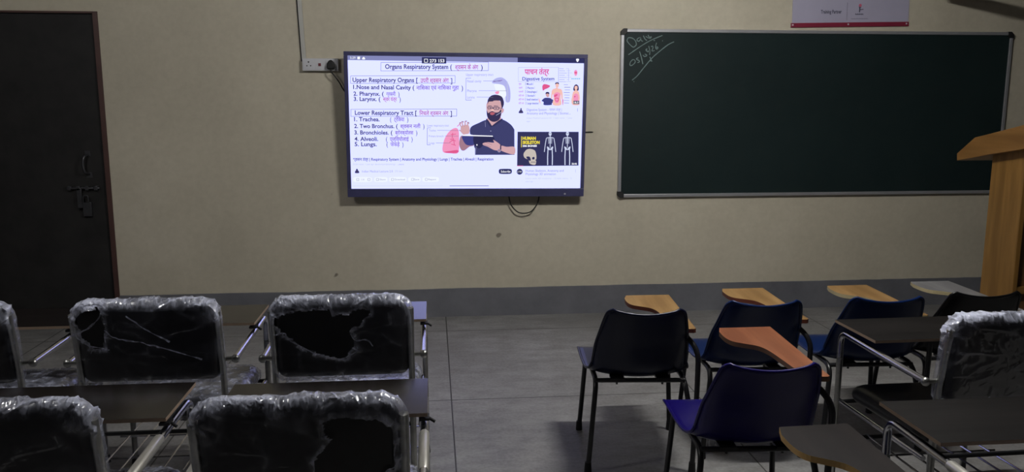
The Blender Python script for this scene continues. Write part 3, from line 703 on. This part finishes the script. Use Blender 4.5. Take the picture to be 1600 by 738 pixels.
def film_part(name, parent, M, hw_, hh_, th, rt, rb, holes, seed, topband=.035, seat=False, corner=(1, 1)):
    vs, fs = slab(hw_, hh_, rt, rb, th, 26, 5, .004)
    cl = []; nv = []; sd = []
    for (x, y, zz) in vs:
        q_ = Vector((x*1.0, y*1.0, zz)); so = Vector((seed*3.1, seed*1.7, 0))
        dmin = 1
        if y < -.002 or abs(y) < th/2:
            for P in holes:
                dd = poly_sd(x + .012*noise.noise(q_*28+so), zz + .012*noise.noise(q_*28-so), P); dmin = min(dmin, dd)
        if y > th*.3: dmin = 1
        sd.append(dmin)
        top = max(0, 1-(hh_-zz)/topband) if not seat else 0
        ex = abs(x)/hw_; ez = zz/hh_
        cor = max(0, 1 - math.hypot(hw_-abs(x), hh_-zz)/.11)*(corner[0] if x < 0 else corner[1]) if not seat else 0
        bot = max(0, 1-(hh_+zz)/.050) if not seat else 0
        side = max(0, 1-(hw_-abs(x))/.022)*.55*max(0, min(1, .4+zz/hh_)) if not seat else .0
        rim = math.exp(-(dmin/.009)**2)*.75 if dmin < .05 and dmin < 1 else 0
        ridge = 1-abs(noise.noise(Vector((x*7+seed, y*9, zz*13)))*2.2); ridge = max(0, ridge)**6
        ridge2 = 1-abs(noise.noise(Vector((x*22+zz*14+seed, y*18, zz*20-x*9)))*2.2); ridge2 = max(0, ridge2)**5
        edgef = min(1, top*1.3+cor*1.5+bot+side+rim)
        c_ = min(1, (min(1, top*1.6)*.75 + cor*1.0 + min(1, bot*1.6)*.42 + side*.6 + rim) * (.6+.9*ridge2) + .14*ridge + .05*ridge2)
        if seat: c_ = min(1, .20 + .5*ridge2 + .35*ridge)
        cl.append(c_)
        nrm = Vector((x*.25*(ex**4), (1 if y > 0 else -1)*(.9 if abs(y) > th*.45 else .3), zz*.6*(abs(ez)**4)))
        if nrm.length: nrm.normalize()
        amp = .0015 + .008*edgef + (.004 if seat else 0)
        dv = (ridge2*.9 + .7*noise.noise(q_*20+so) + .22*noise.noise(q_*70+so))*amp
        if cor > .3: dv += .005*ridge2
        p_ = Vector((x, y, zz)) + nrm*dv
        nv.append(M @ p_)
    keep = [f for f in fs if not (len(f) < 10 and all(sd[i] < 0 for i in f)) and len(f) < 10]
    ob = MB().add(nv, keep).build(name, 'plastic_film', parent, angle=1.0)
    at_ = ob.data.attributes.new('cloud', 'FLOAT', 'POINT')
    at_.data.foreach_set('value', cl[:len(ob.data.vertices)])
    return ob
def wisps(parent, M, lines, seed):
    """torn strings of film"""
    z_ = MB()
    for ln in lines:
        pts = catmull([(x, -.036, zz) for x, zz in ln], 6)
        vs_ = []
        for i, q_ in enumerate(pts):
            tt_ = (pts[min(i+1, len(pts)-1)] - pts[max(i-1, 0)]).normalized(); nn_ = Vector((-tt_.z, .3, tt_.x))
            wd_ = .0022*(1+1.3*noise.noise(q_*70+Vector((seed, 0, 0)))); off = Vector((0, .004*noise.noise(q_*40), .004*noise.noise(q_*55)))
            vs_ += [M @ (q_+nn_*wd_+off), M @ (q_-nn_*wd_+off)]
        z_.add(vs_, [(2*i, 2*i+1, 2*i+3, 2*i+2) for i in range(len(pts)-1)])
    ob = z_.build('torn_film_edge', 'plastic_film', parent)
    at_ = ob.data.attributes.new('cloud', 'FLOAT', 'POINT'); at_.data.foreach_set('value', [.85]*len(ob.data.vertices))

# ------------------------------------------------------------------ steel desk chair
def steel_chair_base():
    root = empty('desk_chair', (0, 0, 0))
    for s_ in (-1, 1):
        z_ = MB(); z_.tube(fillet([(s_*.258, -.25, .012), (s_*.255, -.25, .60), (s_*.255, -.292, .85)], .08), .0125, 12); z_.build('back_post', 'chrome_dull', root)
        z_ = MB(); z_.tube(fillet([(s_*.30, -.245, .655), (s_*.30, .325, .668), (s_*.30, .325, .55)], .05), .0125, 12)
        a_ = z_.build('armrest', 'chrome', root)
        z_ = MB(); z_.tube([(s_*.25, -.25, .655), (s_*.302, -.25, .655)], .009, 8); z_.ball((s_*.302, -.25, .655), .016, 12); z_.build('joint_knob', 'chrome_dull', a_)
        z_ = MB(); z_.tube([(s_*.30, .325, .56), (s_*.30, .325, .012)], .0125, 12); z_.build('leg', 'chrome_dull', root)
        z_ = MB(); z_.tube([(s_*.285, -.25, .372), (s_*.292, .325, .372)], .010, 10); z_.build('seat_rail', 'chrome', root)
        for y_, x_ in ((-.25, .255), (.325, .30)):
            z_ = MB(); z_.tube([(s_*x_, y_, 0), (s_*x_, y_, .035)], [.018, .0145], 10); z_.build('rubber_foot', 'black_rubber', root)
    for y_, zz in ((-.25, .20), (.325, .20), (-.25, .375), (.30, .375)):
        z_ = MB(); x_ = .255 if y_ < 0 else .295; z_.tube([(-x_, y_, zz), (x_, y_, zz)], .009, 8); z_.build('stretcher', 'black_paint', root)
    z_ = MB()
    for i in range(7): x_ = -.24+.08*i; z_.tube([(x_, -.245, .215), (x_, .32, .215)], .004, 6)
    for y_ in (-.1, .12): z_.tube([(-.28, y_, .210), (.28, y_, .210)], .004, 6)
    z_.build('book_rack', 'chrome', root)
    z_ = MB(); z_.prism([(-.31, .058, .699), (.31, .058, .699), (.31, .365, .699), (-.31, .365, .699)], (0, 0, .011), 0, 1)
    dk = z_.build('writing_desk', ['laminate_dark', 'edge_tan'], root, smooth=False)
    for s_ in (-1, 1):
        z_ = MB(); z_.box((s_*.255-.015, .12, .682), (s_*.255+.015, .34, .699)); z_.build('support_bar', 'black_paint', dk, smooth=False)
    z_ = MB(); z_.tube(fillet([(.30, .10, .684), (.318, .085, .682), (.332, .08, .674)], .02), .005, 8); z_.box((.285, .07, .681), (.315, .11, .689)); z_.build('folding_catch', 'black_rubber', dk)
    pad_part('seat_pad', root, SM_, .275, .250, .075, .05, .05)
    pad_part('backrest_pad', root, BM, .246, .158, .055, .062, .035)
    return root
def pxpoly(pts, x0, x1, yt, yb_):   # crop points -> backrest coordinates
    return [((px-(x0+x1)/2)/(x1-x0)*.51, .165-(py-yt)/(yb_-yt)*.325) for px, py in pts]
proto = steel_chair_base()
def cC(x, y): return (330+x/2.476, 440+y/2.476)
holesC = [pxpoly([cC(*q) for q in [(248,150),(250,105),(330,90),(470,78),(485,110),(600,84),(625,100),(545,180),(565,240),(530,278),(480,290),(380,255),(300,200)]], 425, 643, 460, 592)]
wC = [pxpoly([cC(*q) for q in [(245,185),(285,180),(300,205),(380,255),(480,292),(560,262)]], 425, 643, 460, 592), pxpoly([cC(*q) for q in [(540,190),(560,215),(600,215),(625,240)]], 425, 643, 460, 592)]
def cB(x, y): return (x/2.478, 440+y/2.478)
holesB = [pxpoly([cB(*q) for q in [(318,110),(360,75),(430,75),(440,130),(432,235),(370,230),(335,180)]], 122, 352, 465, 596)]
wB = [pxpoly([cB(*q) for q in [(300,110),(345,75),(405,62),(430,78),(415,115),(360,160),(300,180)]], 122, 352, 465, 596), pxpoly([cB(*q) for q in [(310,180),(370,225),(440,240),(380,240),(365,255)]], 122, 352, 465, 596), pxpoly([cB(*q) for q in [(430,165),(470,195),(560,215),(650,240),(800,290)]], 122, 352, 465, 596), pxpoly([cB(*q) for q in [(520,110),(600,170),(680,215)]], 122, 352, 465, 596)]
holesE = [pxpoly([cC(*q) for q in [(400,495),(470,480),(600,482),(680,520),(705,600),(700,690),(640,725),(560,790),(390,790),(365,640),(440,570)]], 290, 625, 612, 800),
          pxpoly([cC(*q) for q in [(205,465),(235,455),(255,460),(240,475),(210,480)]], 290, 625, 612, 800)]
wE = [pxpoly([cC(*q) for q in [(700,590),(690,640),(700,680),(655,710),(640,735)]], 290, 625, 612, 800)]
steel = [  # name key, x, y, rz, label, holes, wisps, seed, corner
 ('C', -.345, 3.30, 0, 'steel desk chair beside the aisle by the wall, film torn wide open on its back', holesC, wC, 3, (1, .5)),
 ('B', -1.05, 3.31, 0, 'film-wrapped steel desk chair second from the aisle in the row by the wall', holesB, wB, 5, (.5, 1)),
 ('A', -1.785, 3.33, 0, 'film-wrapped steel desk chair cut by the left edge, row nearest the wall', [], [], 8, (1, 1)),
 ('E', -.335, 2.245, 0, 'front steel desk chair left of the aisle, bare black vinyl showing through torn film', holesE, wE, 11, (1, .2)),
 ('D', -1.087, 2.28, 0, 'film-wrapped steel desk chair in the bottom left corner of the view', [], [], 14, (1, 1)),
 ('R', 1.985, 2.825, .02, 'film-wrapped steel desk chair right of the blue chairs, at the right edge', [], [], 17, (1, 1)),
 ('S', 1.655, 1.90, 0, 'steel desk chair at the bottom right whose dark desk top fills the corner', [], [], 21, (1, 1)),
]
for i, (key, x, y, rz, lab, holes, wl, seed, cr) in enumerate(steel):
    o = proto if i == 0 else copy_tree(proto)
    steel[i] = (o,) + steel[i]
for (o, key, x, y, rz, lab, holes, wl, seed, cr) in steel:
    o.location = (x, y, 0); o.rotation_euler = (0, 0, rz); tag(o, lab, 'desk chair', 'steel desk chairs wrapped in plastic film')
    film_part('backrest_film', o, BM, .268, .170, .078, .075, .045, holes, seed, corner=cr)
    if key != 'R': film_part('seat_film', o, SM_, .284, .259, .088, .05, .05, [], seed+1, seat=True)
    if wl: wisps(o, BM, wl, seed)
    if key in 'RS':
        for dk_ in [c_ for c_ in kids(o) if c_.name.startswith('writing_desk')]:
            dk_.data = dk_.data.copy(); dk_.data.materials[0] = MATS['laminate_matt']
    if key in 'DES':
        for a2 in [c_ for c_ in kids(o) if c_.name.startswith('armrest')]:
            sx_ = 1 if a2.data.vertices[0].co.x > 0 else -1
            z = MB(); z.tube([(sx_*.30, -.21, .656), (sx_*.30, -.20, .656), (sx_*.30, .02, .661), (sx_*.30, .03, .661)], [.012, .0155, .0155, .012], 12); z.build('arm_sleeve', 'arm_sleeve', a2)  # slightly wider pale tube around the middle of the arm

# ------------------------------------------------------------------ tablet arm chair (moulded shell)
def shell_part(parent, mat):
    # y, z, half width, sideways curl
    prof = [(.240,.408,.222,.0),(.238,.424,.234,.0),(.18,.430,.236,.002),(.06,.424,.234,.004),(-.06,.414,.228,.014),(-.14,.412,.217,.038),(-.188,.432,.209,.055),(-.213,.474,.206,.056),(-.243,.56,.199,.044),(-.277,.635,.186,.030),(-.308,.70,.172,.026),(-.322,.732,.161,.024),(-.328,.746,.140,.022)]
    P = catmull([(a_, b_, c_) for a_, b_, c_, _ in prof], 3); Cc = catmull([(d_, 0, 0) for *_, d_ in prof], 3)
    nu = 20; vs = []; n_ = len(P)
    for i, q_ in enumerate(P):
        yy, zz, hw_ = q_; tt = P[min(i+1, n_-1)] - P[max(i-1, 0)]; ty, tz = tt.x, tt.y; L_ = math.hypot(ty, tz) or 1
        ny, nz = -tz/L_*-1, -ty/L_      # towards the sitter
        if nz < 0 and abs(nz) > abs(ny): ny, nz = -ny, -nz
        if abs(ny) >= abs(nz) and ny < 0: ny, nz = -ny, -nz
        for k in range(nu+1):
            u = -1 + 2*k/nu; cu_ = Cc[i].x*(u*u*.6 + .4*u**8)
            back = i/(n_-1) > .55
            dip = -.012*math.cos(u*math.pi/2)*max(0, (i/(n_-1)-.8)/.2) if back else 0
            vs.append((hw_*u, yy+ny*cu_, zz+nz*cu_+dip))
    fs = []
    for i in range(n_-1):
        for k in range(nu): a_ = i*(nu+1)+k; fs.append((a_, a_+1, a_+nu+2, a_+nu+1))
    ob = MB().add(vs, fs).build('seat_shell', mat, parent, angle=3)
    so = ob.modifiers.new('wall', 'SOLIDIFY'); so.thickness = .007; so.offset = 0
    # rolled rim along the edge of the shell
    rim = [vs[i*(nu+1)] for i in range(n_)] + [vs[(n_-1)*(nu+1)+k] for k in range(1, nu+1)] + [vs[i*(nu+1)+nu] for i in range(n_-2, -1, -1)]
    z_ = MB(); z_.tube(rim, .0065, 8); z_.build('rim', mat, ob, angle=1.5)
    return ob
TAB_RAW = [(.228,.372),(.012,.357)]
TAB_CURVE = [(-.004,.30),(-.004,.22),(.012,.165),(.052,.133),(.092,.100),(.112,.04),(.122,-.05),(.132,-.16),(.142,-.24)]
TAB_END = [(.152,-.250),(.214,-.252),(.224,-.244)]
def tablet_chair(shellmat, top, edge, tz=.655):
    root = empty('tablet_chair', (0, 0, 0))
    shell_part(root, shellmat)
    for s_ in (-1, 1):
        end = [(s_*.226, -.232, .012)] if s_ < 0 else [(.226, -.232, .22)]
        z_ = MB(); z_.tube(fillet([(s_*.224, .238, .012), (s_*.198, .205, .408), (s_*.193, -.205, .408)] + end, .06), .0115, 12); z_.build('side_frame', 'black_paint', root)
    for y_, zz in ((-.195, .408), (.13, .404)):
        z_ = MB(); z_.tube([(-.195, y_, zz), (.195, y_, zz)], .010, 10); z_.build('crossbar', 'black_paint', root)
    for x_ in (-.10, .10):
        z_ = MB(); z_.box((x_-.03, -.21, .410), (x_+.03, -.15, .420)); z_.tube([(x_, -.18, .385), (x_, -.18, .415)], .005, 8); z_.build('mounting_bracket', 'black_paint', root)
    z_ = MB(); z_.tube(fillet([(.172, .15, tz-.030), (.178, -.19, tz-.030), (.234, -.262, tz-.09), (.238, -.25, .40), (.232, -.235, .012)], .07), .0115, 12); z_.build('tablet_support', 'black_paint', root)
    for x_, y_ in ((-.224, .238), (.224, .238), (-.226, -.232), (.232, -.235)):
        z_ = MB(); z_.tube([(x_, y_, 0), (x_, y_, .045)], [.017, .014], 10); z_.build('rubber_foot', 'black_rubber', root)
    sm = [Vector((a_, b_, 0)) for a_, b_ in TAB_RAW] + catmull([(a_, b_, 0) for a_, b_ in TAB_CURVE], 4) + [Vector((a_, b_, 0)) for a_, b_ in TAB_END]
    z_ = MB(); z_.prism([(q_.x, q_.y, tz-.018) for q_ in reversed(sm)], (0, 0, .018), 0, 1)
    z_.build('tablet', [top, edge], root, smooth=False)
    return root
blue = [
 (.908, 3.56, -.09, 'shell_navy', 'tablet_oak', 'edge_red', .655, 'navy tablet chair alone beside the aisle, oak tablet with a red edge'),
 (1.447, 3.655, -.06, 'shell_blue', 'tablet_oak', 'edge_red', .655, 'blue tablet chair behind the orange tablet, second from the aisle by the wall'),
 (1.13, 2.82, -.07, 'shell_royal', 'tablet_red', 'edge_brown', .69, 'royal blue tablet chair in front with an orange red wooden tablet'),
 (2.02, 3.67, -.06, 'shell_blue', 'tablet_oak', 'edge_pale', .655, 'blue tablet chair seen beyond the dark desk top, third from the aisle'),
 (2.515, 3.72, -.05, 'shell_black', 'tablet_pale', 'edge_pale', .655, 'black tablet chair with a whitish tablet next to the lectern'),
 (.995, 1.875, -.03, 'shell_navy', 'laminate_umber', 'edge_yellow', .655, 'tablet chair at the bottom edge, only its dark yellow-edged tablet in view'),
]
for (x, y, rz, sm, tp, ed, tz, lab) in blue:
    o = tablet_chair(sm, tp, ed, tz); o.location = (x, y, 0); o.rotation_euler = (0, 0, rz)
    tag(o, lab, 'tablet chair', 'moulded tablet arm chairs right of the aisle')
    if lab.startswith('navy tablet chair alone'):
        z = MB(); z.box((.224, -.262, .235), (.246, -.248, .26)); z.build('paper_sticker', 'white_plastic', o, smooth=False)

# crumpled clear wrapper on the floor
z = MB(); z.ball((0, 0, .03), .032, 22)
z.v = [tuple(Vector(v) + Vector((v[0], v[1], v[2]-.03)).normalized()*.012*noise.noise(Vector(v)*90)) for v in z.v]
z.v = [(a_, b_, max(0.0, c_)) for a_, b_, c_ in z.v]
o = z.build('plastic_wrapper', 'white_plastic'); o.location = (1.278, 3.56, 0); tag(o, 'crumpled clear wrapper on the floor under the royal blue chair', 'wrapper')

# ------------------------------------------------------------------ tube lamp, added fill light, added shadow-casting fan (above the view)
TL = empty('tube_light', (LAMP[0], LAMP[1], LAMP[2])); tag(TL, 'bright short tube light hanging below the ceiling over the aisle', 'lamp')
emit('tube_glow', (0.98, 0.97, 0.93), LAMP_POWER)
z = MB(); z.tube([(-.3, 0, 0), (.3, 0, 0)], .014, 12); z.build('tube', 'tube_glow', TL)
z = MB(); z.box((-.33, -.025, .035), (.33, .025, .075)); z.box((-.33, -.015, -.02), (-.30, .015, .04)); z.box((.30, -.015, -.02), (.33, .015, .04)); z.box((-.02, -.02, .075), (.02, .02, ZC-LAMP[2]))
z.build('batten', 'white_plastic', TL, smooth=False)
FILL = copy_tree(TL); FILL.location = FILL_LAMP; tag(FILL, 'unseen dimmer tube added as fill light for the left of the room', 'lamp')
emit('tube_glow_dim', (0.98, 0.97, 0.95), FILL_LAMP_POWER)
for c_ in kids(FILL):
    if c_.name.startswith('tube'): c_.data = c_.data.copy(); c_.data.materials[0] = MATS['tube_glow_dim']
FN = empty('shadow_caster_fan', (3.87, 5.19, 2.41)); tag(FN, 'unseen ceiling fan added to cast the dark band at the upper right of the wall', 'fan')  # added out of view only for the shadow it throws on the wall
z = MB(); z.tube([(0, 0, -.05), (0, 0, -.03), (0, 0, .05), (0, 0, .08)], [.05, .10, .10, .04], 20); z.build('motor', 'door_jamb', FN)
z = MB(); z.tube([(0, 0, .07), (0, 0, ZC-2.41)], .012, 10); z.build('down_rod', 'door_jamb', FN)
for k in range(3):
    a_ = math.radians(97+120*k); M = Matrix.Rotation(a_, 4, 'Z') @ Matrix.Rotation(math.radians(-16), 4, 'X')
    z = MB(); z.prism([(.09, -.03, 0), (.22, -.08, 0), (.66, -.085, 0), (.70, -.05, 0), (.70, .05, 0), (.66, .085, 0), (.22, .08, 0), (.09, .03, 0)], (0, 0, .004), M=M); z.build('blade', 'door_jamb', FN, smooth=False)
